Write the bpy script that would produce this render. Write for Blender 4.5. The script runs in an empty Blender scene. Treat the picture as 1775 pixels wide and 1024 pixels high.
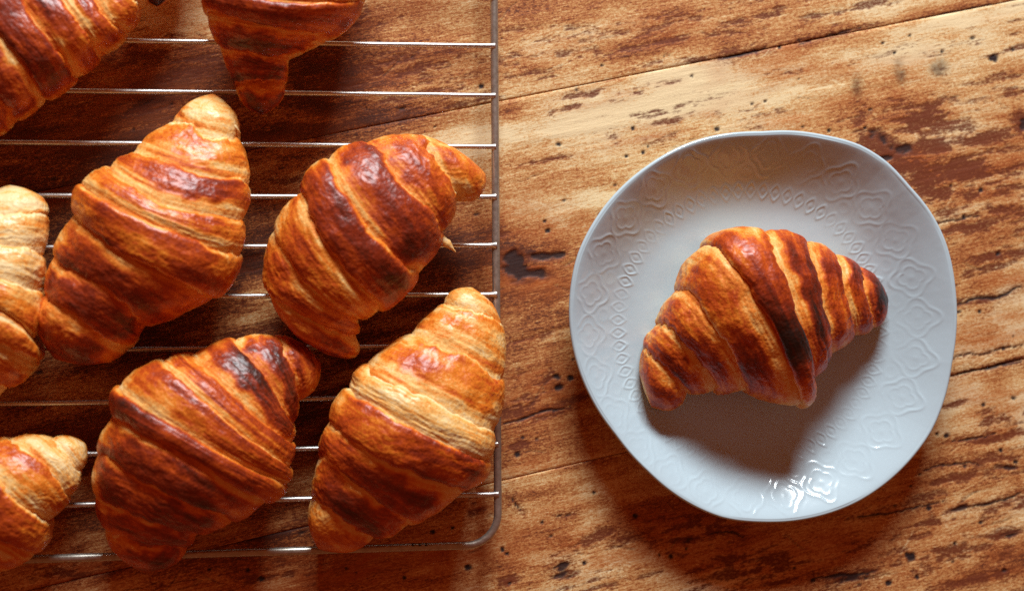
import bpy, math
import numpy as np
from mathutils import Vector, Matrix

# ------------------------------------------------------------------ camera
IW, IH = 1775.0, 1024.0
F = 2400.0                       # focal length in photo pixels
TILT = math.radians(7.6)
PXM = 3227.0                     # photo pixels per metre at the table centre
D = F / PXM
CP = np.array([-D*math.sin(TILT), 0.0, D*math.cos(TILT)])
CF = np.array([math.sin(TILT), 0.0, -math.cos(TILT)])
CR = np.array([math.cos(TILT), 0.0, math.sin(TILT)])
CU = np.array([0.0, 1.0, 0.0])
sc = bpy.context.scene
col = sc.collection
cam = bpy.data.cameras.new("camera")
cam.lens = 36.0*F/IW; cam.sensor_width = 36.0; cam.sensor_fit = 'HORIZONTAL'
cam.clip_start = 0.01; cam.clip_end = 50
cam.dof.use_dof = True; cam.dof.focus_distance = D - 0.022; cam.dof.aperture_fstop = 4.5
camo = bpy.data.objects.new("camera", cam); col.objects.link(camo)
M3 = Matrix(((CR[0], CU[0], -CF[0]), (CR[1], CU[1], -CF[1]), (CR[2], CU[2], -CF[2])))
camo.matrix_world = Matrix.Translation(Vector(CP)) @ M3.to_4x4()
sc.camera = camo

# ------------------------------------------------------------------ light
sc.view_settings.view_transform = 'Standard'
sc.view_settings.look = 'None'
sc.view_settings.exposure = 0.0
sc.view_settings.gamma = 1.0
w = bpy.data.worlds.new("World"); sc.world = w; w.use_nodes = True
w.node_tree.nodes['Background'].inputs[0].default_value = (1.0, 0.245, 0.085, 1)
w.node_tree.nodes['Background'].inputs[1].default_value = 0.20
def area(name, loc, target, sx, sy, power, color):
    l = bpy.data.lights.new(name, 'AREA'); l.shape = 'RECTANGLE'; l.size = sx; l.size_y = sy
    l.energy = power; l.color = color
    o = bpy.data.objects.new(name, l); col.objects.link(o)
    o.location = loc
    o.rotation_euler = (Vector(target)-Vector(loc)).to_track_quat('-Z', 'Y').to_euler()
    return o
area("window_light", (0.08, 1.75, 0.93), (0.08, 0, 0.0), 0.80, 0.42, 71, (0.90, 0.97, 1.0))

sc.render.engine = 'CYCLES'
sc.cycles.use_denoising = False
sc.cycles.max_bounces = 6
sc.cycles.sample_clamp_indirect = 4

# ------------------------------------------------------------------ helpers
def unproj(px, py, z):
    px = np.asarray(px, float); py = np.asarray(py, float)
    d = CF*F + np.multiply.outer(px-IW/2, CR) + np.multiply.outer(IH/2-py, CU)
    t = (z-CP[2])/d[..., 2]
    return CP + d*np.asarray(t)[..., None]
def proj(x, y, z=0.0):
    vx, vy, vz = x-CP[0], y-CP[1], z-CP[2]
    dep = vx*CF[0]+vy*CF[1]+vz*CF[2]
    return IW/2+F*(vx*CR[0]+vz*CR[2])/dep, IH/2-F*(vy)/dep

def _h(ix, iy, iz, seed):
    n = (ix.astype(np.int64)*374761393 + iy.astype(np.int64)*668265263 + iz.astype(np.int64)*2147483647 + seed*1274126177) & 0xffffffff
    n = ((n ^ (n >> 13))*1274126177) & 0xffffffff
    n = ((n ^ (n >> 16))*2246822519) & 0xffffffff
    return ((n ^ (n >> 15)) & 0xffff)/65535.0
def vnoise(x, y, z=0.0, seed=0):
    """value noise in -1..1"""
    x, y, z = np.broadcast_arrays(np.asarray(x, float), np.asarray(y, float), np.asarray(z, float))
    fx, fy, fz = np.floor(x), np.floor(y), np.floor(z)
    ix, iy, iz = fx.astype(np.int64), fy.astype(np.int64), fz.astype(np.int64)
    tx, ty, tz = x-fx, y-fy, z-fz
    tx = tx*tx*tx*(tx*(tx*6-15)+10); ty = ty*ty*ty*(ty*(ty*6-15)+10); tz = tz*tz*tz*(tz*(tz*6-15)+10)
    r = 0
    for a in (0, 1):
        for b in (0, 1):
            for c in (0, 1):
                wgt = (tx if a else 1-tx)*(ty if b else 1-ty)*(tz if c else 1-tz)
                r = r + wgt*_h(ix+a, iy+b, iz+c, seed)
    return r*2-1
def fbm(x, y, z=0.0, seed=0, oct=4, gain=0.5):
    r = 0; a = 1.0; s = 0
    for i in range(oct):
        r = r + a*vnoise(x*2**i+17.3*i, y*2**i+5.1*i, np.asarray(z)*2**i, seed+i*7)
        s += a; a *= gain
    return r/s*1.5
def sstep(a, b, x):
    t = np.clip((x-a)/(b-a), 0, 1); return t*t*(3-2*t)

def grid_mesh(name, P, attrs=None, wrap=False, mat=None, flip=False):
    """P: (n, m, 3) grid"""
    n, m = P.shape[:2]
    idx = np.arange(n*m).reshape(n, m)
    if wrap:
        a = idx[:-1, :]; b = np.roll(idx, -1, 1)[:-1, :]; c = np.roll(idx, -1, 1)[1:, :]; d = idx[1:, :]
    else:
        a = idx[:-1, :-1]; b = idx[:-1, 1:]; c = idx[1:, 1:]; d = idx[1:, :-1]
    q = np.stack([a, d, c, b] if flip else [a, b, c, d], -1).reshape(-1, 4)
    me = bpy.data.meshes.new(name)
    me.vertices.add(n*m); me.vertices.foreach_set('co', P.reshape(-1).astype(np.float32))
    me.loops.add(q.size); me.loops.foreach_set('vertex_index', q.reshape(-1).astype(np.int32))
    me.polygons.add(len(q)); me.polygons.foreach_set('loop_start', np.arange(0, q.size, 4, dtype=np.int32))
    me.polygons.foreach_set('loop_total', np.full(len(q), 4, np.int32))
    me.polygons.foreach_set('use_smooth', np.ones(len(q), bool))
    for k, v in (attrs or {}).items():
        v = np.asarray(v)
        if v.ndim == 3:
            at = me.attributes.new(k, 'FLOAT_VECTOR', 'POINT'); at.data.foreach_set('vector', v.reshape(-1).astype(np.float32))
        else:
            at = me.attributes.new(k, 'FLOAT', 'POINT'); at.data.foreach_set('value', v.reshape(-1).astype(np.float32))
    me.update(); me.validate()
    if mat: me.materials.append(mat)
    return me
def link(name, me, parent=None):
    o = bpy.data.objects.new(name, me); col.objects.link(o)
    if parent:
        o.parent = parent
        o.matrix_parent_inverse = Matrix.Translation(-Vector(parent.location))
    return o
def empty(name, loc, label, cat, group=None):
    o = bpy.data.objects.new(name, None); col.objects.link(o); o.location = loc
    o.empty_display_size = 0.01
    o['label'] = label; o['category'] = cat
    if group: o['group'] = group
    return o

class NT:
    def __init__(s, name):
        s.m = bpy.data.materials.new(name); s.m.use_nodes = True
        s.t = s.m.node_tree; s.b = s.t.nodes['Principled BSDF']
    def n(s, typ, **kw):
        nd = s.t.nodes.new(typ)
        for k, v in kw.items():
            if k == 'ins':
                for kk, vv in v.items():
                    if hasattr(vv, 'is_output') or isinstance(vv, bpy.types.NodeSocket): s.t.links.new(vv, nd.inputs[kk])
                    else: nd.inputs[kk].default_value = vv
            else: setattr(nd, k, v)
        return nd
    def l(s, a, b): s.t.links.new(a, b)
    def attr(s, name): return s.n('ShaderNodeAttribute', attribute_name=name)
    def math(s, op, a, b=0.0, c=None, clamp=False):
        nd = s.n('ShaderNodeMath', operation=op, use_clamp=clamp)
        for i, v in enumerate((a, b, c)):
            if v is None: continue
            if isinstance(v, bpy.types.NodeSocket): s.l(v, nd.inputs[i])
            else: nd.inputs[i].default_value = v
        return nd.outputs[0]
    def noise(s, vec, scale, detail=3, rough=0.55, dist=0.0):
        nd = s.n('ShaderNodeTexNoise'); s.l(vec, nd.inputs['Vector'])
        nd.inputs['Scale'].default_value = scale; nd.inputs['Detail'].default_value = detail
        nd.inputs['Roughness'].default_value = rough; nd.inputs['Distortion'].default_value = dist
        return nd.outputs['Fac']
    def vmul(s, vec, v):
        nd = s.n('ShaderNodeVectorMath', operation='MULTIPLY'); s.l(vec, nd.inputs[0]); nd.inputs[1].default_value = v
        return nd.outputs[0]
    def ramp(s, fac, stops):
        nd = s.n('ShaderNodeValToRGB'); s.l(fac, nd.inputs[0])
        e = nd.color_ramp.elements
        while len(e) < len(stops): e.new(0.5)
        for i, (p, c) in enumerate(stops):
            e[i].position = p; e[i].color = (*c, 1) if len(c) == 3 else c
        return nd.outputs[0]
    def mix(s, fac, a, b, mode='MIX'):
        nd = s.n('ShaderNodeMix', data_type='RGBA', blend_type=mode)
        for i, v in ((0, fac), (6, a), (7, b)):
            if isinstance(v, bpy.types.NodeSocket): s.l(v, nd.inputs[i])
            else: nd.inputs[i].default_value = v if i == 0 else (*v, 1)
        return nd.outputs[2]

# ------------------------------------------------------------------ materials
def mat_wood():
    t = NT("worn_wood"); b = t.b
    pos = t.attr('grain').outputs['Vector']           # metres along / across the grain
    tone = t.attr('tone').outputs['Fac']; red = t.attr('red').outputs['Fac']; pit = t.attr('pit').outputs['Fac']
    fine = t.noise(t.vmul(pos, (60, 700, 1)), 1.0, 4, 0.65)
    med = t.noise(t.vmul(pos, (22, 160, 1)), 1.0, 4, 0.6, 0.4)
    speck = t.noise(t.vmul(pos, (420, 900, 1)), 1.0, 3, 0.7)
    grit = t.noise(t.vmul(pos, (1100, 1900, 1)), 1.0, 2, 0.7)
    fib = t.noise(t.vmul(pos, (130, 1500, 1)), 1.0, 3, 0.7)
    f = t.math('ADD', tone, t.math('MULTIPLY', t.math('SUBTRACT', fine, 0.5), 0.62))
    f = t.math('ADD', f, t.math('MULTIPLY', t.math('SUBTRACT', grit, 0.5), 1.0))
    f = t.math('ADD', f, t.math('MULTIPLY', t.math('SUBTRACT', fib, 0.5), 0.70))
    f = t.math('ADD', f, t.math('MULTIPLY', t.math('SUBTRACT', med, 0.5), 0.42))
    f = t.math('ADD', f, t.math('MULTIPLY', t.math('SUBTRACT', speck, 0.5), 1.35), clamp=True)
    c = t.ramp(f, [(0.0, (0.82, 0.64, 0.37)), (0.25, (0.69, 0.43, 0.185)), (0.46, (0.55, 0.25, 0.078)),
                   (0.68, (0.37, 0.11, 0.028)), (0.86, (0.19, 0.05, 0.014)), (1.0, (0.085, 0.022, 0.010))])
    rust = t.attr('rust').outputs['Fac']
    c = t.mix(t.math('MULTIPLY', rust, t.math('ADD', 0.55, speck), clamp=True), c, (0.42, 0.095, 0.014))
    rf = t.math('ADD', red, t.math('MULTIPLY', t.math('SUBTRACT', speck, 0.5), 2.4))
    rf = t.math('MULTIPLY', t.math('SMOOTH_MIN', rf, 1.0, 0.1), t.math('GREATER_THAN', red, 0.02), clamp=True)
    rf = t.math('MULTIPLY', rf, t.math('ADD', 0.35, t.math('ADD', grit, t.math('MULTIPLY', fib, 0.6))), clamp=True)
    c = t.mix(t.math('MULTIPLY', rf, 0.92), c, (0.14, 0.028, 0.008))
    c = t.mix(t.math('MULTIPLY', pit, 1.0, clamp=True), c, (0.022, 0.010, 0.010))
    t.l(c, b.inputs['Base Color'])
    b.inputs['Roughness'].default_value = 0.5
    t.l(t.math('ADD', 0.52, t.math('MULTIPLY', med, 0.25)), b.inputs['Roughness'])
    b.inputs['Specular IOR Level'].default_value = 0.35
    bp = t.n('ShaderNodeBump'); bp.inputs['Strength'].default_value = 0.5; bp.inputs['Distance'].default_value = 0.0004
    t.l(t.math('SUBTRACT', t.math('ADD', fine, t.math('MULTIPLY', speck, 0.6)), t.math('MULTIPLY', rf, 0.5)), bp.inputs['Height'])
    t.l(bp.outputs[0], b.inputs['Normal'])
    return t.m
def mat_dough():
    t = NT("baked_dough"); b = t.b
    bake_shade = t.attr('bake_shade').outputs['Fac']; co = t.attr('band').outputs['Vector']
    geo = t.attr('rest').outputs['Vector']
    streak = t.noise(t.vmul(co, (40, 520, 1)), 1.0, 4, 0.6, 0.3)
    mott = t.noise(geo, 260, 4, 0.65, 0.5)
    vor = t.n('ShaderNodeTexVoronoi', feature='SMOOTH_F1'); t.l(geo, vor.inputs['Vector']); vor.inputs['Scale'].default_value = 520; vor.inputs['Smoothness'].default_value = 0.4
    cell = vor.outputs['Distance']
    spot = t.noise(geo, 560, 3, 0.6, 0.6)
    pale = t.attr('pale').outputs['Fac']
    f = t.math('ADD', bake_shade, t.math('MULTIPLY', t.math('SUBTRACT', streak, 0.5), t.math('ADD', 0.34, t.math('MULTIPLY', pale, 0.25))))
    f = t.math('ADD', f, t.math('MULTIPLY', t.math('SUBTRACT', mott, 0.5), 0.26))
    f = t.math('ADD', f, t.math('ADD', t.math('MULTIPLY', t.math('SUBTRACT', spot, 0.5), 0.20), t.math('MULTIPLY', t.math('SUBTRACT', t.noise(geo, 1500, 2, 0.6), 0.5), 0.28)), clamp=True)
    c = t.ramp(f, [(0.0, (0.80, 0.58, 0.29)), (0.13, (0.80, 0.43, 0.12)), (0.28, (0.73, 0.205, 0.017)),
                   (0.46, (0.47, 0.066, 0.006)), (0.64, (0.23, 0.023, 0.005)), (0.84, (0.075, 0.011, 0.004)), (1.0, (0.018, 0.008, 0.006))])
    t.l(c, b.inputs['Base Color'])
    t.l(t.math('ADD', 0.29, t.math('MULTIPLY', t.math('ADD', pale, mott), 0.26)), b.inputs['Roughness'])
    b.inputs['Specular IOR Level'].default_value = 0.34
    t.l(t.math('MULTIPLY', t.math('SUBTRACT', t.math('MULTIPLY', mott, 1.1), t.math('MULTIPLY', pale, 0.4)), 0.34, clamp=True), b.inputs['Coat Weight']); b.inputs['Coat Roughness'].default_value = 0.26
    b.inputs['Subsurface Weight'].default_value = 0.0
    bp = t.n('ShaderNodeBump'); bp.inputs['Strength'].default_value = 0.5; bp.inputs['Distance'].default_value = 0.00055
    hgt = t.math('ADD', t.math('MULTIPLY', streak, t.math('ADD', 0.35, pale)), t.math('ADD', t.math('MULTIPLY', mott, 0.8), t.math('ADD', t.math('MULTIPLY', spot, 0.5), t.math('MULTIPLY', cell, -0.9))))
    t.l(hgt, bp.inputs['Height']); t.l(bp.outputs[0], b.inputs['Normal'])
    return t.m
def mat_ceramic():
    t = NT("white_glaze"); b = t.b
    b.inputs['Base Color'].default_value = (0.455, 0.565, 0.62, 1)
    b.inputs['Roughness'].default_value = 0.13
    b.inputs['IOR'].default_value = 1.5
    g = t.n('ShaderNodeNewGeometry').outputs['Position']
    n = t.noise(g, 90, 2, 0.5)
    bp = t.n('ShaderNodeBump'); bp.inputs['Strength'].default_value = 0.16; bp.inputs['Distance'].default_value = 0.001
    t.l(n, bp.inputs['Height']); t.l(bp.outputs[0], b.inputs['Normal'])
    return t.m
def mat_steel(dark=False):
    t = NT("dull_rail_steel" if dark else "steel_wire"); b = t.b
    g = t.n('ShaderNodeNewGeometry').outputs['Position']
    n = t.noise(g, 400, 3, 0.6)
    c = t.ramp(n, [(0.3, (0.36, 0.325, 0.27)), (0.7, (0.50, 0.46, 0.40))] if dark else [(0.3, (0.50, 0.46, 0.42)), (0.7, (0.70, 0.68, 0.66))])
    t.l(c, b.inputs['Base Color'])
    b.inputs['Metallic'].default_value = 0.75 if dark else 0.9
    t.l(t.math('ADD', 0.26, t.math('MULTIPLY', n, 0.2)), b.inputs['Roughness'])
    return t.m
def mat_plain(name, c, r):
    t = NT(name)
    g = t.n('ShaderNodeNewGeometry').outputs['Position']
    n = t.noise(g, 900, 2, 0.5)
    t.l(t.ramp(n, [(0.3, tuple(x*0.7 for x in c)), (0.7, c)]), t.b.inputs['Base Color'])
    t.b.inputs['Roughness'].default_value = r
    return t.m
WOOD, DOUGH, GLAZE, STEEL, RAIL = mat_wood(), mat_dough(), mat_ceramic(), mat_steel(), mat_steel(True)
MARK = mat_plain("stamped_dark", (0.03, 0.022, 0.018), 0.7)

# ------------------------------------------------------------------ table
# two seams of the planks, seen in the photograph, fix the grain direction
s1a, s1b = unproj(870, 175, 0), unproj(1760, 1, 0)
s2a, s2b = unproj(870, 833, 0), unproj(1775, 623, 0)
def linecoef(a, b):
    d = (b-a)[:2]; d = d/np.linalg.norm(d); return a[:2], d
gd = (linecoef(s1a, s1b)[1]+linecoef(s2a, s2b)[1]); gd = gd/np.linalg.norm(gd)
gn = np.array([-gd[1], gd[0]])
h1 = 0.5*(s1a[:2]@gn+s1b[:2]@gn); h2 = 0.5*(s2a[:2]@gn+s2b[:2]@gn)
BLOBS = []   # (px, py, rx, ry, angle_deg, what, amount)
def blob(*a): BLOBS.append(a)
# tone changes and stains; the darker tone under the rack paints in shade
for a in [
    (380, 480, 450, 520, 0, 'tone', 0.20), (1690, 420, 90, 60, -10, 'tone', 0.20), (1730, 300, 60, 90, 0, 'rust', 0.5), (1600, 205, 62, 26, -10, 'red', 1.0), (1700, 240, 60, 14, -10, 'red', 0.8), (1535, 258, 48, 24, 10, 'red', 1.4), (1610, 320, 50, 28, 30, 'red', 1.0), (1660, 290, 70, 30, 0, 'red', 0.85), (1600, 300, 100, 60, 20, 'tone', 0.12), (1290, 975, 80, 30, -12, 'red', 0.6), (1620, 960, 120, 24, -12, 'red', 0.6), (1740, 720, 50, 14, -12, 'red', 0.7), (1700, 330, 100, 30, -8, 'tone', 0.15), (1548, 250, 34, 13, 22, 'dark', 0.95), (896, 457, 19, 24, -10, 'dark', 1.3), (938, 445, 46, 8, -3, 'dark', 1.1), (922, 474, 30, 8, 4, 'dark', 1.1), (900, 462, 60, 44, 0, 'rust', 0.8), (985, 996, 26, 8, -10, 'dark', 1.0), (974, 983, 12, 6, -30, 'dark', 0.9), (1745, 808, 26, 5, 4, 'dark', 0.9), (1660, 882, 26, 5, -12, 'dark', 0.9), (1500, 1000, 60, 6, -8, 'dark', 0.75), (1300, 46, 2, 2, 0, 'dark', 0.1), (1285, 96, 50, 4, -11, 'dark', 0.8), (1235, 215, 1, 1, 0, 'dark', 0.1), (1750, 930, 16, 5, -12, 'dark', 0.8), (1540, 275, 10, 4, 0, 'dark', 0.9), (1200, 935, 50, 10, -10, 'dark', 0.5), (1775, 215, 8, 14, 0, 'dark', 0.8), (1650, 290, 60, 30, 0, 'tone', 0.2), (1585, 290, 60, 42, 35, 'rust', 1.2), (1520, 252, 30, 24, 0, 'rust', 1.1), (1120, 235, 70, 16, -10, 'rust', 0.7), (1200, 55, 90, 20, -10, 'rust', 0.5), (960, 80, 60, 16, -10, 'rust', 0.4), (960, 690, 120, 60, -14, 'rust', 0.5), (930, 400, 70, 40, -14, 'rust', 0.4), (1200, 890, 130, 50, -10, 'rust', 0.5), (600, 980, 240, 40, -8, 'rust', 0.6), (1740, 480, 60, 60, -14, 'rust', 0.3), (200, 150, 220, 100, -11, 'rust', 0.4),  # first entry: shade under the rack painted as darker tone
    (1740, 440, 60, 10, -10, 'red', 0.8), (1680, 395, 70, 9, -8, 'red', 0.7), (1730, 300, 70, 10, -10, 'red', 0.8), (1620, 255, 40, 20, 10, 'red', 0.8), (1700, 365, 70, 12, -6, 'red', 0.75),
    (1720, 760, 60, 7, -12, 'red', 0.75), (1650, 830, 60, 9, -12, 'red', 0.75), (1560, 930, 90, 10, -12, 'red', 0.7), (1700, 1000, 80, 10, -12, 'red', 0.7), (1500, 990, 70, 9, -12, 'red', 0.8),
    (1760, 870, 30, 14, -12, 'red', 0.8), (1620, 905, 50, 8, -12, 'red', 0.8), (1730, 930, 50, 7, -12, 'red', 0.8), (1650, 700, 60, 6, -12, 'red', 0.6), (1330, 985, 60, 12, -14, 'red', 0.6),
    (1290, 980, 9, 40, 0, 'red', 0.8), (1215, 930, 60, 22, -12, 'red', 0.7), (900, 705, 40, 14, -14, 'red', 0.7), (900, 770, 30, 8, -14, 'red', 0.8), (1000, 690, 30, 6, -14, 'red', 0.7), (930, 585, 60, 6, -12, 'red', 0.4),
    (1140, 40, 200, 20, -10, 'red', 0.32), (960, 95, 100, 14, -10, 'red', 0.28), (1220, 100, 90, 10, -10, 'red', 0.4), (1400, 120, 70, 8, -10, 'red', 0.3), (1190, 205, 90, 9, -10, 'red', 0.4), (960, 275, 60, 6, -8, 'red', 0.4),
    (700, 120, 120, 25, -11, 'red', 0.5), (620, 30, 60, 25, -11, 'red', 0.5), (800, 130, 40, 14, -11, 'red', 0.4), (250, 90, 60, 20, -11, 'red', 0.6), (300, 130, 60, 14, -11, 'red', 0.5), (450, 1000, 120, 8, -8, 'red', 0.7), (150, 990, 90, 14, -8, 'red', 0.7),
    (700, 880, 60, 10, -8, 'red', 0.5), (830, 880, 20, 14, 0, 'red', 0.5), (600, 720, 80, 20, -8, 'red', 0.4),
    (1000, 250, 170, 60, -11, 'tone', -0.26), (1120, 190, 200, 36, -11, 'tone', -0.16), (1400, 170, 160, 50, -11, 'tone', -0.10),
    (1650, 60, 150, 40, -11, 'tone', -0.10), (1000, 60, 200, 60, -11, 'tone', -0.06), (1480, 60, 200, 40, -11, 'tone', -0.05),
    (1690, 210, 60, 50, -11, 'tone', -0.12), (960, 320, 140, 30, -11, 'tone', 0.10), (930, 560, 90, 60, -15, 'tone', 0.06),
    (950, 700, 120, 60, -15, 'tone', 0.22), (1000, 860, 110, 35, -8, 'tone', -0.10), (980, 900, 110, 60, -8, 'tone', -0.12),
    (1170, 900, 140, 60, -10, 'tone', 0.34), (1250, 960, 260, 45, -10, 'tone', 0.22), (1120, 1000, 130, 25, -10, 'tone', -0.10),  # darker tone just below the plate
    (1700, 560, 90, 80, -14, 'tone', 0.08), (1700, 700, 90, 60, -14, 'tone', 0.10), (1650, 900, 140, 80, -14, 'tone', 0.12),
    (1500, 960, 160, 40, -14, 'tone', 0.16), (700, 980, 160, 60, -8, 'tone', 0.08), (300, 990, 200, 60, -8, 'tone', 0.12),
    (780, 60, 60, 60, -11, 'tone', 0.02), (600, 150, 160, 70, -11, 'tone', 0.28), (200, 200, 260, 150, -11, 'tone', 0.36),  # rack shade painted into the wood tone, here and in the next rows
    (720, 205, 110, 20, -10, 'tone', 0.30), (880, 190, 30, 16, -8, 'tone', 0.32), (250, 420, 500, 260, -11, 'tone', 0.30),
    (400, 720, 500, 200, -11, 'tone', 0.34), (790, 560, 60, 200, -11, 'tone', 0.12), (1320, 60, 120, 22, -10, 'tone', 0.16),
    (1020, 172, 75, 16, -10, 'red', 0.62), (1120, 155, 50, 10, -10, 'red', 0.55), (1290, 50, 60, 14, -10, 'red', 0.30),
    (1530, 255, 36, 26, 20, 'red', 1.0), (1575, 290, 55, 40, 40, 'red', 0.75), (1600, 200, 40, 9, -10, 'red', 0.9), (1630, 215, 36, 7, -8, 'red', 0.9),
    (1650, 275, 60, 30, -10, 'red', 0.45), (1700, 335, 90, 22, -8, 'red', 0.55), (1770, 215, 16, 22, 0, 'red', 0.85), (1740, 160, 50, 10, -10, 'red', 0.5),
    (1640, 320, 50, 34, 20, 'red', 0.45), (1740, 440, 70, 20, -8, 'red', 0.30), (1700, 265, 60, 8, -6, 'red', 0.5),
    (890, 655, 22, 10, -20, 'red', 0.6), (935, 660, 40, 12, -20, 'red', 0.6), (915, 690, 45, 8, -18, 'red', 0.6), (960, 720, 60, 6, -15, 'red', 0.5),
    (1000, 945, 50, 10, -18, 'red', 0.5), (1045, 925, 24, 10, -18, 'red', 0.6), (880, 1005, 20, 10, -20, 'red', 0.7), (1190, 900, 110, 40, -10, 'red', 0.35),
    (1700, 800, 70, 12, -12, 'red', 0.55), (1640, 885, 55, 12, -14, 'red', 0.55), (1720, 890, 40, 10, -10, 'red', 0.55), (1480, 1000, 90, 12, -12, 'red', 0.55),
    (1600, 980, 60, 12, -10, 'red', 0.3), (1740, 960, 40, 14, -10, 'red', 0.4), (1680, 760, 60, 8, -10, 'red', 0.5), (1300, 940, 60, 30, -14, 'red', 0.4),
    (860, 420, 22, 26, 10, 'red', 0.55), (1690, 525, 45, 5, -14, 'red', 0.7), (640, 880, 120, 20, -10, 'red', 0.2), (1490, 215, 12, 34, 5, 'red', 0.35), (1555, 175, 14, 30, 5, 'red', 0.35),
    (1345, 205, 50, 12, -10, 'red', 0.3), (1080, 235, 60, 10, -10, 'red', 0.25), (420, 975, 150, 16, -10, 'red', 0.35),
    ]: blob(*a)
for a in [ (1486, 150, 11, 20, 0), (1560, 125, 10, 22, -8), (1628, 118, 17, 16, 0), (1562, 132, 7, 11, 0)]: blob(*a, 'smudge', 0.72)
DOTS = [(1723,100,8.5),(1577,62,3),(1352,82,3.5),(1385,70,3),(1043,114,3),(1200,132,3.5),(969,250,4.5),(1097,222,4.5),(1123,255,3.5),(1115,264,3.5),(1085,271,3.5),
        (1243,224,4),(1437,226,4.5),(1500,222,3),(1551,92,3),(1633,90,3),(945,383,4),(950,400,5),(965,652,7),(968,672,7),(990,655,6),(906,758,4),(897,788,5),(1580,963,10),
        (871,952,4),(879,959,4),(811,983,7),(1143,961,4),(1163,964,4),(1100,893,5),(1030,853,3),(784,914,4),(750,921,4),(453,1003,6),(362,986,4),(430,988,4),(1705,702,4),(1730,440,4),
        (1671,377,4),(1698,540,3),(1760,800,5),(1735,780,4),(1655,940,4),(1610,880,4),(1540,1010,5),(1640,755,5),(1624,752,4),(835,150,4),(365,322,3),(820,335,3),(940,905,3),(1756,86,3),
        (820,610,4),(1700,905,5),(1590,1000,4),(1190,950,3),(700,1000,4),(600,985,3),(1410,1005,4),(1013,975,4),(1757,690,4),(1740,605,3),(1700,330,4)]
CRACKS = [((1648,650),(1700,638),(1775,624),2.4),((1650,531),(1690,522),(1775,500),2.8),((1250,104),(1290,96),(1330,84),3.4),((1385,75),(1430,64),(1500,47),1.6),
          ((890,862),(895,875),(903,888),2.6),((967,897),(982,893),(998,889),1.7),((870,735),(920,722),(990,704),2.0),
          ((963,985),(975,978),(984,976),6.0),((1655,764),(1690,760),(1720,749),2.2),((1670,880),(1720,872),(1775,850),2.2),
          ((1410,1000),(1470,995),(1520,985),3.0),((1230,928),(1260,922),(1290,935),2.2),((1470,900),(1560,885),(1640,868),1.6),((1600,815),(1660,800),(1700,806),1.8),
          ((1650,620),(1690,612),(1775,596),1.2),
          ((1040,375),(1080,368),(1120,365),1.2),((1100,340),(1150,336),(1190,322),1.2),((1560,395),(1640,385),(1700,372),1.2)]
def seg_dist(X, Y, pts):
    best = np.full(X.shape, 1e9)
    for (a, b) in zip(pts[:-1], pts[1:]):
        ax, ay = a; bx, by = b
        t = np.clip(((X-ax)*(bx-ax)+(Y-ay)*(by-ay))/((bx-ax)**2+(by-ay)**2+1e-9), 0, 1)
        best = np.minimum(best, np.hypot(X-ax-t*(bx-ax), Y-ay-t*(by-ay)))
    return best
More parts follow.
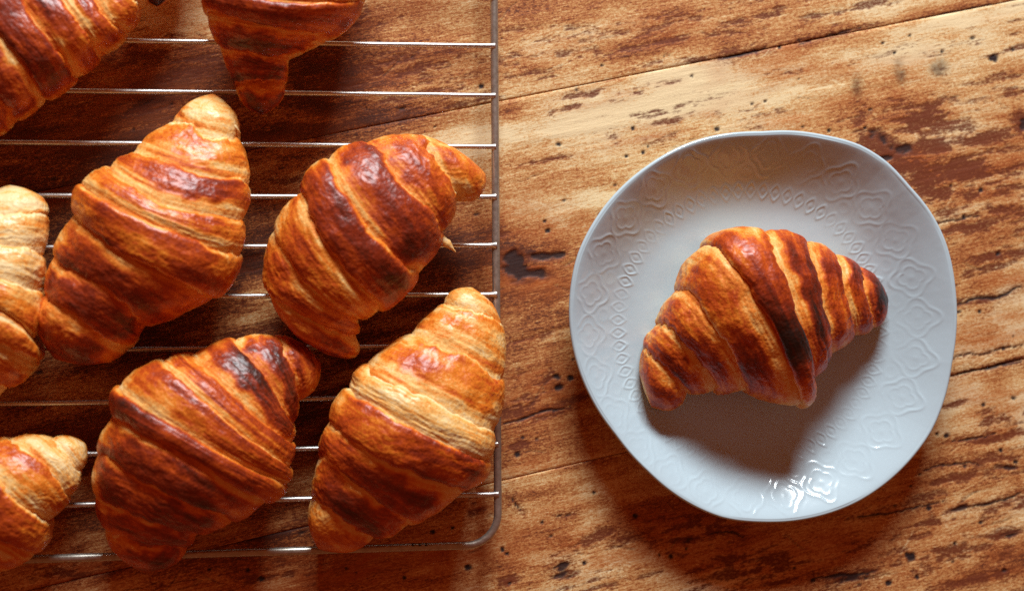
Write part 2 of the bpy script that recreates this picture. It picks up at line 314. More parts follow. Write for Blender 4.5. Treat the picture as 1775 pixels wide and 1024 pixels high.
def paint(gx, hx, seed):
    """wood marks and painted rack shade at grain coordinates (along, across) in metres"""
    x = gx*gd[0]+hx*gn[0]; y = gx*gd[1]+hx*gn[1]
    px, py = proj(x, y)
    # the grain flows round the knot
    kx = px-905; ky = py-460
    kk = np.exp(-(kx/120)**2-(ky/60)**2)
    hw = hx + 0.012*kk*np.sign(ky)*-1*np.exp(-np.abs(ky)/25.)
    wob = 0.004*fbm(gx*9, hx*14, 0, seed+3, 3)
    tone = 0.41 + 0.28*fbm(gx*8, (hw+wob)*34, 0, seed+1, 4) + 0.13*fbm(gx*16, (hw+wob)*150, 0, seed+2, 3)
    tone = tone + 0.17*fbm(gx*34, hx*46, 0, seed+5, 4, 0.65)
    mask = np.clip(0.02+2.3*fbm(gx*10, hx*26, 0, seed+9, 4), 0, 1)
    tone = tone - 0.24*sstep(0.12, 0.5, fbm(gx*17, hx*60, 0, seed+14, 4, 0.6))
    st = fbm(gx*(30+0), (hw+wob)*230, 0, seed+11, 5, 0.68)
    red = np.clip((st-0.30+0.15*fbm(gx*180, hx*300, 0, seed+23, 2))*3.2, 0, 1)*mask*0.85
    dens = np.zeros_like(gx); dark = np.zeros_like(gx); rust = np.zeros_like(gx); smudge = np.zeros_like(gx)
    brk = fbm(gx*60, (hw+wob)*300, 0, seed+21, 4, 0.65)
    brk2 = fbm(gx*150, hx*190, 0, seed+22, 3, 0.65)
    for (bx, by, rx, ry, ang, what, amt) in BLOBS:
        c, s = math.cos(math.radians(ang)), math.sin(math.radians(ang))
        u = ((px-bx)*c+(py-by)*s)/rx; v = (-(px-bx)*s+(py-by)*c)/ry
        q = u*u+v*v
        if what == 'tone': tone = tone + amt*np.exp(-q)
        elif what == 'rust': rust = np.maximum(rust, amt*np.exp(-q))
        elif what == 'dark': dark = np.maximum(dark, abs(amt)*np.exp(-(q**1.3)*0.9))
        elif what == 'red': dens = np.maximum(dens, abs(amt)*np.exp(-(q**1.3)*0.9))
        else: smudge = np.maximum(smudge, amt*np.exp(-q**1.5))
    red = np.maximum(red, np.clip((dens*1.35-0.52+0.95*brk+0.5*brk2)*2.8, 0, 1)*(dens > 0.04)*np.clip(0.55+dens*0.6, 0, 1))
    # reddish halo around dense stains
    tone = tone + 0.12*dens
    rust = np.clip(np.maximum(rust, 0.75*dens)*(0.75+0.9*brk)+0.5*np.clip(fbm(gx*13, hx*40, 0, seed+15, 4, 0.6)-0.12, 0, 1), 0, 0.85)
    pit = np.zeros_like(gx)
    rr = 1+0.35*fbm(gx*300, hx*300, 0, seed+31, 2)
    for (bx, by, r) in DOTS:
        pit = np.maximum(pit, sstep(1.25, 0.75, np.hypot((px-bx), (py-by)*1.15)/(r*rr)))
    jx = 7*fbm(gx*60, hx*60, 0, seed+61, 3); jy = 3.5*fbm(gx*70, hx*70, 0, seed+62, 3)+1.2*fbm(gx*300, hx*300, 0, seed+63, 2)
    for (a, m, b, wd) in CRACKS:
        t = np.linspace(0, 1, 7)[:, None]
        P0, P1, P2 = np.array(a), 2*np.array(m)-0.5*(np.array(a)+np.array(b)), np.array(b)
        c = (1-t)**2*P0+2*t*(1-t)*P1+t*t*P2
        box = (px > c[:, 0].min()-30) & (px < c[:, 0].max()+30) & (py > c[:, 1].min()-30) & (py < c[:, 1].max()+30)
        dd = np.full(px.shape, 1e9)
        dd[box] = seg_dist(px[box]+jx[box], py[box]+jy[box], [tuple(z) for z in c])
        # taper to both ends
        e = np.minimum(np.hypot(px-a[0], py-a[1]), np.hypot(px-b[0], py-b[1]))
        wloc = wd*(0.35+0.65*sstep(0, 35, e))*(0.9+0.25*brk)
        pit = np.maximum(pit, 0.95*sstep(1.5, 0.6, dd/np.maximum(wloc, 0.3)))
        red = np.maximum(red, 0.5*np.exp(-(dd/(wd*2.2+2))**2))
    # random pin holes
    rng = np.random.RandomState(seed+77)
    for _ in range(70):
        a = rng.uniform(gx.min(), gx.max()); b = rng.uniform(hx.min(), hx.max()); r = rng.uniform(.0004, .0011)
        box = (np.abs(gx-a) < .004) & (np.abs(hx-b) < .003)
        pit[box] = np.maximum(pit[box], 0.9*sstep(1.3, .6, np.hypot((gx[box]-a)*rng.uniform(.4, 1), hx[box]-b)/r))
    for _ in range(190):
        a = rng.uniform(gx.min(), gx.max()); b = rng.uniform(hx.min(), hx.max()); L = rng.uniform(.003, .022); an = rng.normal(0, 0.5); wd_ = rng.uniform(.00018, .00045)
        box = (np.abs(gx-a) < L) & (np.abs(hx-b) < L)
        if not box.any(): continue
        gu = (gx[box]-a)*math.cos(an)+(hx[box]-b)*math.sin(an); gv = -(gx[box]-a)*math.sin(an)+(hx[box]-b)*math.cos(an)+0.0004*np.sin(gu*400+a*1e3)
        m_ = np.exp(-(gv/wd_)**2)*sstep(L*0.5, L*0.3, np.abs(gu))
        if rng.rand() < 0.55: tone[box] -= 0.35*m_
        else: pit[box] = np.maximum(pit[box], 0.6*m_)
    ring = np.exp(-((np.hypot(kx, ky*1.3)-34)/9)**2)*(kx < 25)
    tone = tone + 0.28*ring + 0.15*np.exp(-(kx/70)**2-(ky/40)**2)
    red = np.maximum(red, 0.55*ring*np.clip(0.6+brk, 0, 1))
    pit = np.maximum(pit, 0.90*np.clip((dark*1.5-0.70+0.65*brk+0.6*brk2)*2.4, 0, 1)*(dark > 0.05))
    red = np.maximum(red, 0.8*np.clip((dark*1.6-0.3+0.5*brk)*1.5, 0, 1)*(dark > 0.05))
    pit2 = np.maximum(pit, smudge*(0.75+0.4*brk2))
    z = -0.0006*pit - 0.00012*red + 0.00010*fbm(gx*30, (hw+wob)*220, 0, seed+41, 3)
    return tone, red, pit2, z, rust
table = empty("wooden_table", (0, 0, -0.04), "worn reddish brown plank table top under the wire rack and the plate", "table")
G0, G1 = -0.42, 0.40
def plank(ha, hb, seed, seam_a=True, seam_b=True, fine=True):
    e = 0.00012
    step = 0.00072 if fine else 0.004
    na = int((hb-ha)/step)
    hh = np.linspace(ha+e, hb-e, na)
    gg = np.linspace(G0, G1, int((G1-G0)/(0.00095 if fine else 0.004)))
    GX, HX = np.meshgrid(gg, hh, indexing='xy')
    HXw = HX
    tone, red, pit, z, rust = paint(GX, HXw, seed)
    da = HX-ha; db = hb-HX
    de = np.minimum(da, db) + 0.0005*fbm(GX*40, HX*0, 0, seed+55, 3)
    z = z - 0.0005*np.exp(-np.clip(de, 0, 1)/0.0006)
    pit = np.maximum(pit, 0.7*np.exp(-np.clip(de, 0, 1)/0.0005)*np.clip(0.12+1.2*fbm(GX*30, HX*3, 0, seed+56, 3), 0, 1))
    tone = tone + 0.25*np.exp(-np.clip(de, 0, 1)/0.004)*np.clip(0.5+fbm(GX*16, HX*3, 0, seed+57, 3), 0, 1)
    P = np.stack([GX*gd[0]+HX*gn[0], GX*gd[1]+HX*gn[1], z], -1)
    # add sides: drop the border rows down to the underside
    def border(A, k, zval):
        r = A[k:k+1].copy() if k >= 0 else A[-1:].copy(); r[..., 2] = zval; return r
    P = np.concatenate([border(P, 0, -0.03), P, border(P, -1, -0.03)], 0)
    cz = P[:, :1].copy(); cz[..., 2] = -0.03; dz = P[:, -1:].copy(); dz[..., 2] = -0.03
    P = np.concatenate([cz, P, dz], 1)
    pad = lambda A: np.pad(A, 1, mode='edge')
    GXp, HXp = pad(GX), pad(HX)
    grain = np.stack([GXp, HXp+seed*0.37, np.zeros_like(GXp)], -1)
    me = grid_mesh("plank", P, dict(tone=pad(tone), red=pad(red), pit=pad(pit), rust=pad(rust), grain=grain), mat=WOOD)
    return link("plank", me, table)
PW = h1-h2
plank(h1, h1+PW*0.95, 11)
plank(h2, h1, 23)
plank(h2-PW*0.97, h2, 37)

# ------------------------------------------------------------------ plate
RIM = [(1320,225),(1430,236),(1490,256),(1535,286),(1572,326),(1603,364),(1632,420),(1651,500),(1655,560),(1648,630),(1638,680),(1612,745),(1560,812),(1490,866),
       (1405,899),(1320,908),(1250,901),(1180,872),(1115,824),(1058,760),(1014,688),(989,610),(983,540),(1000,440),(1050,352),(1120,286),(1200,243),(1262,228)]
RIMZ = 0.0245
rimw = unproj(np.array([p[0] for p in RIM]), np.array([p[1] for p in RIM]), RIMZ)
pc = unproj(1318, 566, RIMZ)
ang = np.arctan2(rimw[:, 1]-pc[1], rimw[:, 0]-pc[0]); rad = np.hypot(rimw[:, 1]-pc[1], rimw[:, 0]-pc[0])
o_ = np.argsort(ang); ang, rad = ang[o_], rad[o_]
R0 = rad.mean(); rad = R0+(rad-R0)*1.5
def rim_r(th):
    a = np.concatenate([ang-2*np.pi, ang, ang+2*np.pi]); r = np.tile(rad, 3)
    t = (th+np.pi) % (2*np.pi)-np.pi
    k = np.exp(-0.5*(np.linspace(-0.22, 0.22, 9)/0.04)**2); k /= k.sum()
    return sum(kk*np.interp(t+s, a, r) for kk, s in zip(k, np.linspace(-0.22, 0.22, 9)))
def make_plate():
    nt = 1500
    th = np.linspace(0, 2*np.pi, nt, endpoint=False)
    # profile: (fraction of the rim radius, height), inside from centre to rim then outside back to the foot
    prof = [(0.0, .0045), (0.38, .0045), (0.55, .0050), (0.645, .0060), (0.72, .0082), (0.78, .0112), (0.84, .0150), (0.90, .0193), (0.957, .0232), (0.982, .0246),
            (0.992, .0248), (1.0, .0240), (0.998, .0226), (0.985, .0210), (0.93, .0174), (0.84, .0114), (0.74, .0062), (0.66, .0032), (0.60, .0018), (0.585, .0003), (0.565, .0002),
            (0.55, .0018), (0.30, .0022), (0.0, .0022)]
    pf = np.array(prof)
    # smooth resampling, dense inside
    s = np.arange(len(pf)); dens = []
    for i in range(len(pf)-1):
        L = np.hypot(*(pf[i+1]-pf[i])*np.array([R0, 1]))
        k = max(2, int(L/(0.00042 if 1 <= i < 9 else 0.0012 if i < 12 else 0.0025)))
        dens += list(np.linspace(i, i+1, k, endpoint=False))
    dens.append(len(pf)-1); dens = np.array(dens)
    i0 = np.clip(np.floor(dens).astype(int), 0, len(pf)-2); t = (dens-i0)[:, None]
    pm = pf[np.clip(i0-1, 0, 99)]; pA = pf[i0]; pB = pf[i0+1]; pn = pf[np.clip(i0+2, 0, len(pf)-1)]
    C = 0.5*((2*pA)+(-pm+pB)*t+(2*pm-5*pA+4*pB-pn)*t*t+(-pm+3*pA-3*pB+pn)*t**3)
    fr = np.clip(C[:, 0], 0, 1.01); z = C[:, 1]
    TH, FR = np.meshgrid(th, fr); Z = np.repeat(z[:, None], nt, 1)
    rr = rim_r(th)[None, :]
    wgt = sstep(0.45, 1.0, FR)
    RR = FR*(R0*(1-wgt)+rr*wgt)
    inside = (np.arange(len(fr)) < np.argmax(dens >= 9.0))[:, None]
    q = RR; P0x = RR*np.cos(TH); P0y = RR*np.sin(TH)
    emb = np.zeros_like(Z)
    # ring of small ovals at the edge of the well
    n1 = 66; rb = 0.690*R0; wb = 0.046*R0
    a1 = (TH*n1/(2*np.pi)) % 1-0.5; v = (q-rb)/wb; u = a1*2
    d = np.abs(u/0.98)**1.5+np.abs(v/1.1)**1.25; d = d**0.7
    emb += 0.00062*np.exp(-((d-0.80)/0.17)**2) + 0.0004*np.exp(-(d/0.30)**2)
    emb -= 0.0002*np.exp(-((d-0.5)/0.15)**2)
    # ring of flower medallions on the wall
    n2 = 26; rm = 0.862*R0; wm = rm*np.pi/n2*0.98
    a2 = ((TH*n2/(2*np.pi)+0.3) % 1-0.5)*2*np.pi/n2
    X = a2*q/wm; Y = (q-rm)/wm
    al = np.arctan2(Y, X); dd = np.hypot(X, Y)
    out = 0.86+0.13*np.cos(4*al)
    emb += 0.00048*np.exp(-((dd-out)/0.085)**2)
    inn = 0.42+0.16*np.abs(np.cos(2*al))
    emb += 0.00034*np.exp(-((dd-inn)/0.07)**2)*(dd < 0.95) + 0.00032*np.exp(-(dd/0.14)**2)
    # scrolls between the two rings
    X3 = ((TH*n2/(2*np.pi)+0.8) % 1-0.5)*2*np.pi/n2*q/wm; Y3 = (q-0.775*R0)/wm
    emb += 0.00016*np.exp(-((np.hypot(X3, Y3*1.2)-0.30)/0.10)**2)
    fade = sstep(0.60, 0.65, FR)*sstep(0.975, 0.945, FR)
    wear = 0.70+0.65*fbm(np.cos(TH)*6, np.sin(TH)*6, FR*9, 5, 3)
    Z = Z + emb*0.45*fade*inside*wear
    Z = Z + 0.0003*fbm(P0x*26, P0y*26, 0, 8, 2)*inside
    Z = Z + 0.0007*wgt*np.sin(3*TH+0.6) + 0.0004*wgt*np.sin(5*TH)
    P = np.stack([pc[0]+RR*np.cos(TH), pc[1]+RR*np.sin(TH), Z+0.0002], -1)
    me = grid_mesh("dinner_plate", P, wrap=True, mat=GLAZE)
    o = link("dinner_plate", me)
    o['label'] = "white embossed ceramic plate with wavy rim holding a single croissant"; o['category'] = "plate"
    return o
make_plate()
WELL = 0.0049

# ------------------------------------------------------------------ cooling rack
def tube(pts, r, n=12, closed=False, seed=0):
    pts = np.array(pts, float); m = len(pts)
    T = np.gradient(pts, axis=0)
    if closed: T = np.roll(pts, -1, 0)-np.roll(pts, 1, 0)
    T /= np.linalg.norm(T, axis=1)[:, None]
    up = np.array([0, 0, 1.0]); up = np.where(np.abs(T @ up)[:, None] > 0.9, np.array([[1.0, 0, 0]]), up[None])
    S = np.cross(T, up); S /= np.linalg.norm(S, axis=1)[:, None]; U = np.cross(S, T)
    a = np.linspace(0, 2*np.pi, n, endpoint=False)
    rr = np.full(m, r) if np.isscalar(r) else np.asarray(r)
    P = pts[:, None]+rr[:, None, None]*(np.cos(a)[None, :, None]*S[:, None]+np.sin(a)[None, :, None]*U[:, None])
    if closed: P = np.concatenate([P, P[:1]], 0)
    else:
        c0 = np.repeat(pts[:1][None], n, 1).reshape(1, n, 3); c1 = np.repeat(pts[-1:][None], n, 1).reshape(1, n, 3)
        P = np.concatenate([c0, P, c1], 0)
    return P
RZ = 0.017     # frame wire centre height
FR_R = 0.0021; BAR_R = 0.00128
BZ = RZ + FR_R*0.55
a_ = unproj(858, 120, RZ); b_ = unproj(863, 800, RZ)
vdir = (b_-a_)[:2]; vdir /= np.linalg.norm(vdir)             # along the right rail, towards the bottom of the photo
hdir = np.array([vdir[1], -vdir[0]]); hdir = hdir if hdir[0] < 0 else -hdir
corner = unproj(863.5, 943, RZ)[:2]
def rk(u, v, z):   # u to the left from the right rail, v up from the bottom rail
    p = corner + hdir*u - vdir*v; return np.array([p[0], p[1], z])
RW, RH, RC = 0.42, 0.395, 0.0165
rack = empty("cooling_rack", tuple(rk(RW/2, RH/2, 0)), "silver wire cooling rack carrying the croissants on the left", "rack")
fp = []
for (cu, cv, a0) in ((RC, RC, 180+90), (RC, RH-RC, 180), (RW-RC, RH-RC, 90), (RW-RC, RC, 0)):
    for k in range(13):
        a = math.radians(a0 - 90*k/12)
        # local frame: u grows left, v grows up
        fp.append((cu, cv, a))
# rounded rectangle: start bottom right corner, go up the right rail, left on top, down, back
pts = []
def arc(cu, cv, s, e):
    for k in range(15):
        a = math.radians(s+(e-s)*k/14); pts.append(rk(cu+RC*math.cos(a), cv+RC*math.sin(a), RZ))
arc(RC, RC, 270, 180); arc(RC, RH-RC, 180, 90); arc(RW-RC, RH-RC, 90, 0); arc(RW-RC, RC, 0, -90)
# densify straight parts
dense = []
for i in range(len(pts)):
    a, b = pts[i], pts[(i+1) % len(pts)]
    L = np.linalg.norm(b-a); k = max(1, int(L/0.01))
    for j in range(k): dense.append(a+(b-a)*j/k)
link("frame", grid_mesh("frame", tube(dense, FR_R, 16, True), wrap=True, mat=RAIL), rack)
BARY = [856, 770.5, 684.5, 598, 511, 426, 340.5, 254, 167, 80.5]
vs = []
for y in BARY:
    p = unproj(861, y, BZ)[:2]; vs.append(float((p-corner) @ (-vdir)))
dv = vs[-1]-vs[-2]
v = vs[-1]+dv
while v < RH-0.008: vs.append(v); v += dv
UU = np.concatenate([np.linspace(-0.0004, 0.006, 10), np.linspace(0.012, RW-0.012, 50), np.linspace(RW-0.006, RW+0.0004, 10)])
for i, v in enumerate(vs):
    sag = 0.00025*math.sin(i*2.1)
    P = [rk(u, v+0.0003*math.sin(i*1.7+u*9), BZ - sag*math.sin(math.pi*u/RW)) for u in UU]
    link("bar", grid_mesh("bar", tube(P, BAR_R*(1+0.35*np.exp(-(np.minimum(UU, RW-UU)/0.0022)**2)*(1+0.4*math.sin(i*5.3))), 10), wrap=True, mat=STEEL), rack)
for (u, v) in ((0.083, 0.0), (0.083, RH), (RW-0.10, 0.0), (RW-0.10, RH)):
    s = 1 if v == 0 else -1
    P = [rk(u-0.012, v+s*0.001, RZ-0.003), rk(u-0.010, v+s*0.002, 0.004), rk(u-0.006, v+s*0.002, 0.0018), rk(u+0.006, v+s*0.002, 0.0018), rk(u+0.010, v+s*0.002, 0.004), rk(u+0.012, v+s*0.001, RZ-0.003)]
    link("foot", grid_mesh("foot", tube(P, 0.0014, 8), wrap=True, mat=STEEL), rack)
# three little stamped marks on the bottom rail
mk = []
for cx in (716, 728, 739):
    p0 = unproj(cx, 943, RZ+FR_R)
    for (a, b) in (((-1.3, -2.6), (-1.3, 2.6)), ((-1.3, 0), (2.0, -2.2)), ((-1.0, 0.4), (2.0, 2.6))):
        q = []
        for (ux, uy) in (a, b):
            pt = p0 + np.array([ux, -uy, 0])/PXM
            dy = pt[1]-p0[1]
            pt[2] = RZ+math.sqrt(max(FR_R**2-dy*dy, 1e-9))+0.00002; q.append(pt)
        mk.append(tube([q[0], (q[0]+q[1])/2+np.array([0, 0, 0.00008]), q[1]], 0.00022, 6))
for i, P in enumerate(mk[::3]):
    Q = np.concatenate([mk[3*i], mk[3*i+1], mk[3*i+2]], 0)
    # three strokes joined by collapsed rings read as one stamped mark
    link("stamped_mark", grid_mesh("stamped_mark", Q, wrap=True, mat=MARK), rack)
RACKTOP = BZ+BAR_R

# ------------------------------------------------------------------ croissants
def catmull(V, u):
    n = len(V); i = np.clip(np.floor(u).astype(int), 0, n-2); t = (u-i)
    g = lambda k: V[np.clip(k, 0, n-1)]
    p0 = np.where((i-1 >= 0)[..., None], g(i-1), 2*g(i)-g(i+1)); p1 = g(i); p2 = g(i+1)
    p3 = np.where((i+2 <= n-1)[..., None], g(i+2), 2*g(i+1)-g(i))
    t = t[..., None]
    return 0.5*((2*p1)+(-p0+p2)*t+(2*p0-5*p1+4*p2-p3)*t*t+(-p0+3*p1-3*p2+p3)*t**3)
def croissant(label, org, scale, ribs, tip0, tip1, centre, bake_shades, z0, seed, group, k_h=0.60, hmax=0.052, nphi=230, T=0.0014, tongue=None, pale_amt=1.0, pale_lvl=0.08, pale_w=0.27, scorch=(), cone=0.45):
    """ribs: (Lx,Ly,Mx,My,Rx,Ry) at each edge between two layers; bakes: one per layer (len(ribs)+1)"""
    n = len(ribs)
    A = np.array(ribs, float).reshape(n, 3, 2)/scale+np.array(org)
    t0 = np.array(tip0)/scale+np.array(org); t1 = np.array(tip1)/scale+np.array(org)
    mid = (A[:, 0]+A[:, 2])/2
    ext = np.concatenate([t0[None], mid, t1[None]], 0)
    sp = ext[2:]-ext[:-2]; sp /= np.linalg.norm(sp, axis=1)[:, None]
    lr = A[:, 2]-A[:, 0]
    wid = np.abs(lr[:, 0]*sp[:, 1]-lr[:, 1]*sp[:, 0])/PXM
    H = np.minimum(k_h*wid, hmax)
    H = np.convolve(np.pad(H, 1, mode='edge'), [0.2, 0.6, 0.2], 'valid')
    ZC = z0+0.40*H
    L = np.array([unproj(*A[i, 0], ZC[i]) for i in range(n)]); R = np.array([unproj(*A[i, 2], ZC[i]) for i in range(n)])
    Mt = np.array([unproj(*A[i, 1], z0+H[i]) for i in range(n)]); Mt[:, 2] = ZC
    T0 = unproj(*t0, ZC[0]); T1 = unproj(*t1, ZC[-1])
    ALL = np.concatenate([L, Mt, R, H[:, None]], 1)
    mseed = seed*13
    def base(u, phi):
        uc = np.clip(u, 0, n-1)
        V = catmull(ALL, uc)
        l, m, r, h = V[..., 0:3], V[..., 3:6], V[..., 6:9], V[..., 9]
        for end, tip in ((0, T0), (1, T1)):
            x = np.clip(-u, 0, 1) if end == 0 else np.clip(u-(n-1), 0, 1)
            c = (l+r)/2
            # a round cap: centre travels to the tip while the half width shrinks
            f = (0.5*np.sin(x*np.pi/2)+0.5*x)[..., None]; cn = cone[end] if isinstance(cone, tuple) else cone
            g = (cn*np.maximum(np.cos(x*np.pi/2), 0.0)+(1-cn)*np.clip(1-x, 0, 1)**0.75)[..., None]
            cc = c+(tip-c)*f
            lo, mo, ro = l-c, m-c, r-c
            l, m, r = cc+lo*g, cc+mo*g, cc+ro*g
            if end == 0: hs = g[..., 0]
            else: hs = hs*g[..., 0]
        t = -np.cos(phi)
        q = l*(t*(t-1)/2)[..., None]+m*(1-t*t)[..., None]+r*(t*(t+1)/2)[..., None]
        s = np.sin(phi)
        top = h*0.60*np.sign(s)*np.abs(s)**0.92; bot = h*0.40*np.sign(s)*np.abs(s)**0.62
        q = q.copy(); q[..., 2] = z0+0.40*h+np.where(s > 0, top, bot)*hs
        return q
    loc = (T0+T1)/2; loc = (float(mid_ := ((L+R)/2)[n//2][0]), float(((L+R)/2)[n//2][1]), z0)
    root = empty("croissant", loc, label, "croissant", group)
    phi = np.linspace(0, 2*np.pi, nphi, endpoint=False)
    cph, sph = np.cos(phi), np.sin(phi)
    def shift(k):
        if k < 0 or k > n-1: return np.zeros_like(phi)
        return 0.10*vnoise(cph*1.6+k*3.7, sph*1.6, 0, mseed+k)+0.045*vnoise(cph*6+k*3.7, sph*6, 0, mseed+k+50)+0.02*vnoise(cph*17, sph*17, k, mseed+90)
    for j in range(n+1):
        lo, hi = j-1, j                      # u range of this layer
        nw = 50
        if j == centre: w = np.linspace(0, 1, nw)
        else: w = np.concatenate([np.linspace(-0.28, 0, 5, endpoint=False), np.linspace(0, 1, nw-5)])
        w = np.where(w > 0.8, 0.8+0.2*np.sin(np.clip((w-0.8)/0.2, 0, 1)*np.pi/2), w)
        outer, inner = (lo, hi) if j < centre else (hi, lo)
        cap = j in (0, n)
        so, si = shift(outer), shift(inner)
        W = np.repeat(w[:, None], nphi, 1); PH = np.repeat(phi[None], len(w), 0)
        uo = outer+so; ui = inner+si
        U = ui[None]+(uo-ui)[None]*W
        if cap: U = np.clip(U, -1, n)
        B = base(U, PH)
        e = 1e-3
        dU = base(np.clip(U+e, -1, n), PH)-base(np.clip(U-e, -1, n), PH)
        dP = base(U, PH+e)-base(U, PH-e)
        N = np.cross(dU, dP); nl = np.linalg.norm(N, axis=-1, keepdims=True)
        nl = np.where(nl < 1e-14, 1, nl); N = N/nl
        ctr = base(U, np.full_like(PH, 0.0))*0.5+base(U, np.full_like(PH, np.pi))*0.5
        if np.mean(np.sum(N*(B-ctr), -1)) < 0: N = -N
        girth = np.clip(np.linalg.norm(B-ctr, axis=-1)/0.02, 0.25, 1.2)
        Tt = T*np.clip(girth, 0.22, 1.1)
        # layer profile
        if j == centre:
            h = Tt*1.05
            d2 = np.minimum(W, 1-W)
            drop = 1-np.sqrt(np.clip(1-((0.16-np.clip(d2, 0, 0.16))/0.16)**2, 0, 1))
            h = h-1.5*Tt*drop + 0.8*Tt*np.sin(np.pi*np.clip(W, 0, 1))
            face = np.sin(np.pi*np.clip(W, 0, 1))**0.6
            palev = np.zeros_like(W); lipv = 1-sstep(0.0, 0.14, d2)
        else:
            h = Tt*(-0.45+1.25*sstep(-0.28, 0.62, W)) + 0.35*Tt*np.sin(np.pi*np.clip(W, 0, 1))
            lipv = sstep(0.84, 1.0, W)*(0 if cap else 1)
            if not cap:
                drop = 1-np.sqrt(np.clip(1-((np.clip(W, 0.80, 1)-0.80)/0.20)**2, 0, 1))
                h = h-1.45*Tt*drop
            pw = (pale_w[j] if isinstance(pale_w, (list, tuple)) else pale_w)+0.14*vnoise(PH*1.3, j*5.1, 0, mseed+3)
            palev = 1-sstep(pw-0.16, pw+0.14, W+0.10*vnoise(PH*5, W*3, j, mseed+8))
            face = 1-palev
        acr = U*0.014; aln = PH*0.028
        rest = B
        # secondary laminations inside the layer and blisters
        lam = fbm(aln*40, acr*560+j*9, seed, mseed+4, 3)
        blis = fbm(B[..., 0]*210, B[..., 1]*210, B[..., 2]*210, mseed+5, 3)
        big = fbm(B[..., 0]*55, B[..., 1]*55, B[..., 2]*55, mseed+6, 2)
        wr = fbm(B[..., 0]*420, B[..., 1]*420, B[..., 2]*420, mseed+7, 2)
        endf = np.clip(girth*1.2, 0, 1)
        lf = acr*430+1.6*vnoise(aln*55, j*3.3, acr*60, mseed+30)+0.6*vnoise(aln*240, j*3.3, acr*150, mseed+31)
        saw = lf-np.floor(lf); saw = np.where(saw < 0.86, saw/0.86, (1-saw)/0.14)
        lmask = np.clip(0.30+0.9*palev+0.6*lipv+0.9*vnoise(aln*60, acr*120, j, mseed+32), 0, 1.2)
        saw = (saw-0.5)*lmask*(np.sin(PH) > -0.5)
        h = h + endf*(0.00019*saw + 0.00022*lam*(0.35+palev) + 0.00028*blis*(0.4+face) + 0.0010*big + 0.00009*wr)
        Pp = B+N*h[..., None]
        Pp[..., 2] = np.maximum(Pp[..., 2], z0+0.0001)
        # baking colour of the crust; shade on some rack croissants is painted in too
        bk = bake_shades[j]
        topness = np.clip(np.sin(PH)*1.0, -1, 1)
        streaks = fbm(aln*30, acr*420+j*5, seed, mseed+12, 3)
        blot = fbm(B[..., 0]*75, B[..., 1]*75, B[..., 2]*75, mseed+13, 3)
        b_ = 0.26+(bk-0.26)*sstep(-0.15, 0.85, topness+0.30*blot)
        b_ = b_+0.11*blot+0.13*streaks
        b_ = b_ - 0.13*saw
        for (jj, p0, pw_, am) in scorch:
            if jj == j: b_ = b_+am*np.exp(-((PH-p0)/pw_)**2)*(1-0.5*lipv)*(1-0.8*palev)
        b_ = b_*(1-palev*0.80*pale_amt)+palev*pale_amt*pale_lvl+palev*(0.22*np.clip(streaks, 0, 1))
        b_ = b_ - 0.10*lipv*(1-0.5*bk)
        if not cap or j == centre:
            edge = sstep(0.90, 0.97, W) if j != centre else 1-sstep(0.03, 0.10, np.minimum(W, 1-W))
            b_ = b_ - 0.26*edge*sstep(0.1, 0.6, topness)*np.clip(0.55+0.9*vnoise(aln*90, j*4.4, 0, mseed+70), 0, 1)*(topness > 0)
        b_ = np.where(topness < -0.1, np.minimum(b_, 0.45), b_)
        if cap: b_ = b_ + 0.05*sstep(0.5, 1, W)
        co = np.stack([aln, acr+j*0.2, np.full_like(aln, seed*0.71)], -1)
        me = grid_mesh("dough_layer", Pp, dict(bake_shade=b_, pale=palev, band=co, rest=rest), wrap=True, mat=DOUGH, flip=True)
        link("dough_layer", me, root)
    return root
G_RACK = "croissants cooling on the wire rack"
Z = RACKTOP-0.0012
# the croissant on the plate
croissant("golden croissant with a scorched black stripe alone on the white plate", (1080, 370), 2.767,
    [(100,640, 200,750, 305,855), (168,525, 300,650, 440,842), (262,360, 450,565, 592,850), (402,150, 628,400, 838,915), (655,85, 792,370, 893,800),
     (862,130, 945,380, 985,672), (1005,190, 1070,370, 1098,590), (1120,240, 1165,380, 1185,545)],
    (140,925), (1268,405), 4, [0.42,0.46,0.47,0.37,0.50,0.53,0.52,0.54,0.68], WELL, 1, None, cone=(0.9, 0.5), T=0.0017, pale_lvl=0.10, pale_w=[.2,.22,.26,.36,.2,.24,.26,.26,.2],
    scorch=[(4, 2.1, 0.42, 0.40), (5, 2.0, 0.3, 0.15), (0, 1.9, 0.5, 0.16), (1, 1.9, 0.5, 0.2), (2, 1.9, 0.5, 0.2), (3, 2.2, 0.4, 0.25), (5, 1.1, 0.5, 0.2), (5, 2.1, 0.4, 0.15), (6, 1.0, 0.4, 0.2), (7, 1.0, 0.6, 0.2), (8, 1.8, 0.8, 0.18)])
cD = croissant("brown croissant with two wide dark stripes and a small curled tip near the right rail", (430, 210), 2.438,
    [(68,690, 190,800, 455,905), (118,460, 250,680, 470,838), (232,290, 345,540, 560,790), (335,165, 500,420, 712,640), (500,92, 690,285, 828,470), (720,64, 830,190, 882,350)],
    (335,985), (1000,225), 3, [0.52,0.47,0.40,0.52,0.55,0.46,0.36], Z, 2, G_RACK, cone=(1.0, 0.45), T=0.0016, pale_w=0.2, scorch=[(3, 1.8, 0.8, 0.14), (4, 1.7, 0.7, 0.16), (5, 2.0, 0.5, 0.1)])
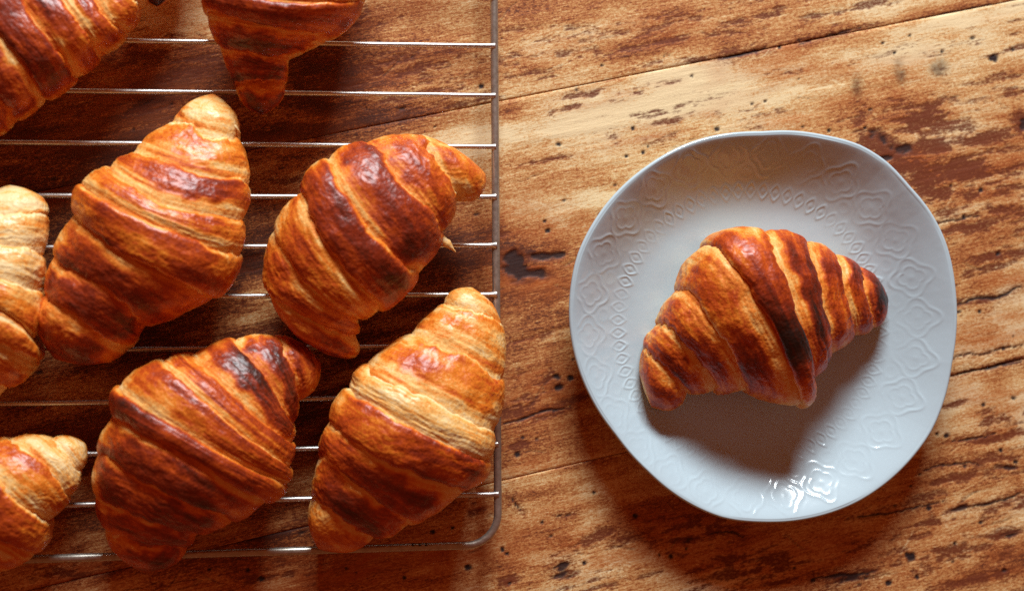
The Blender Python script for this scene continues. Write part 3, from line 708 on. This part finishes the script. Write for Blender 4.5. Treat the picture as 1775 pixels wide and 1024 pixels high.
cC = croissant("large orange croissant, tip up, between the pale croissant and the one with wide dark stripes", (60, 150), 2.09,
    [(40,750, 130,830, 345,948), (72,610, 250,745, 410,860), (145,470, 400,650, 640,768), (175,352, 430,500, 738,612), (270,300, 480,420, 752,490), (350,240, 560,305, 774,350), (500,132, 620,165, 745,190)],
    (75,985), (650,30), 3, [0.62,0.60,0.57,0.50,0.34,0.42,0.30,0.12], Z, 3, G_RACK, cone=(0.9, 0.35), pale_w=[.16,.16,.18,.2,.38,.36,.34,.3], scorch=[(5, 1.9, 0.5, 0.2), (4, 2.1, 0.5, 0.12)])  # lower layers coloured darker to paint in their shade
croissant("reddish brown croissant with purple brown scorched bands, hanging over the bottom rail", (130, 560), 2.207,
    [(125,780, 270,840, 425,850), (88,650, 270,745, 470,800), (90,490, 330,640, 600,750), (148,350, 400,500, 735,675), (170,235, 430,425, 808,608), (330,140, 545,335, 822,545), (440,118, 625,300, 826,455), (610,62, 735,220, 832,385), (770,48, 830,160, 860,300)],
    (260,950), (938,150), 4, [0.62,0.62,0.60,0.60,0.58,0.44,0.48,0.60,0.60,0.54], Z, 4, G_RACK, cone=(0.9, 0.5), pale_w=[.14,.16,.18,.2,.2,.3,.22,.2,.2,.2], scorch=[(7, 1.2, 0.7, 0.24), (8, 1.2, 0.6, 0.22), (4, 0.9, 0.4, 0.16)])
croissant("light golden croissant lying across the bottom right corner of the wire rack", (500, 480), 1.97,
    [(85,745, 150,810, 290,885), (108,600, 240,720, 400,845), (140,500, 350,640, 610,715), (200,385, 440,520, 682,622), (265,305, 470,410, 700,520), (412,198, 572,262, 735,345), (528,94, 640,118, 732,168)],
    (105,925), (628,38), 3, [0.34,0.52,0.50,0.46,0.14,0.38,0.30,0.22], Z, 5, G_RACK, pale_w=[.12,.14,.16,.2,.44,.34,.3,.2], pale_lvl=0.04, scorch=[(3, 2.0, 0.6, 0.16), (1, 1.8, 0.5, 0.14), (2, 1.8, 0.6, 0.14)])
croissant("pale cream croissant with orange bands cut off by the left edge of the photo", (0, 0), 1.0,
    [(-70,385, 10,372, 84,368), (-110,440, -10,425, 76,438), (-140,490, -20,478, 72,505), (-155,545, -30,530, 64,585), (-160,600, -40,590, 66,628), (-150,665, -70,660, 12,672)],
    (15,322), (-100,735), 3, [0.04,0.06,0.16,0.36,0.42,0.34,0.10], Z, 6, G_RACK, pale_lvl=0.0, pale_w=0.4)
croissant("half seen croissant with pale top and reddish lower part in the bottom left corner", (0, 0), 1.0,
    [(-140,940, -70,965, 0,985), (-120,850, -50,905, 60,958), (-60,785, 10,850, 88,905), (15,757, 72,800, 122,858), (92,757, 115,785, 140,818)],
    (-80,1020), (147,768), 2, [0.50,0.52,0.46,0.34,0.10,0.04], Z, 7, G_RACK, pale_lvl=0.02)
croissant("large deep orange croissant filling the top left corner of the photo", (0, 0), 3.011,
    [(-420,350, -230,560, -40,712), (-350,150, -110,380, 90,612), (-200,0, 30,220, 240,505), (0,-120, 200,120, 388,405), (180,-190, 370,80, 520,285), (350,-250, 520,40, 650,165), (500,-280, 640,-60, 728,50)],
    (-330,700), (760,-170), 3, [0.50,0.56,0.64,0.68,0.60,0.50,0.46,0.44], Z, 8, G_RACK)  # crust colour darkened to stand in for shade on this croissant
croissant("dark red brown croissant at the top edge, blunt tail pointing down over the bars", (340, 0), 3.0125,
    [(205,450, 330,420, 465,440), (128,245, 290,275, 500,305), (60,80, 350,130, 705,190), (60,-60, 450,10, 872,20), (200,-250, 550,-150, 900,-120), (420,-380, 650,-330, 900,-280)],
    (345,600), (850,-450), 3, [0.68,0.66,0.66,0.60,0.50,0.5,0.5], Z, 9, G_RACK, cone=1.0, T=0.0010)  # tail layers darkened in colour, painting in the shade that falls there
croissant("dark burnt croissant tip just showing at the top edge between two larger croissants", (0, 0), 1.0,
    [(238,-25, 272,-20, 303,-25), (212,-75, 272,-65, 335,-75), (200,-130, 270,-125, 350,-130), (210,-180, 280,-180, 360,-170)],
    (272,11), (300,-240), 2, [0.92,0.8,0.6,0.6,0.6], Z, 10, G_RACK, nphi=140)

def flake(parent, px, py, z, px2, py2, wd, seed):
    """thin curled sliver of crust standing off the side"""
    a = unproj(px, py, z); b = unproj(px2, py2, z-0.003)
    d = b-a; L = np.linalg.norm(d); d /= L; sd = np.cross(d, [0, 0, 1.0])
    n, m = 14, 7
    P = np.zeros((n, 2*m, 3)); bk = np.zeros((n, 2*m))
    for i in range(n):
        t = i/(n-1); hw = wd*(1-t)**0.7*(0.8+0.3*vnoise(t*5, seed, 0, 9))
        for j in range(m):
            s_ = j/(m-1)*2-1
            p = a+d*L*t+sd*hw*s_+np.array([0, 0, 0.0012*math.sin(t*3)-0.0008*s_*s_])
            P[i, j] = p+np.array([0, 0, 0.0002]); P[i, 2*m-1-j] = p-np.array([0, 0, 0.0002])
    co = P*1.0
    me = grid_mesh("loose_flake", P, dict(bake_shade=bk+0.06, pale=bk+1, band=co, rest=P), wrap=True, mat=DOUGH)
    link("loose_flake", me, parent)
flake(cD, 765, 412, Z+0.020, 791, 438, 0.0030, 1)
flake(cC, 403, 214, Z+0.018, 417, 232, 0.0014, 2)
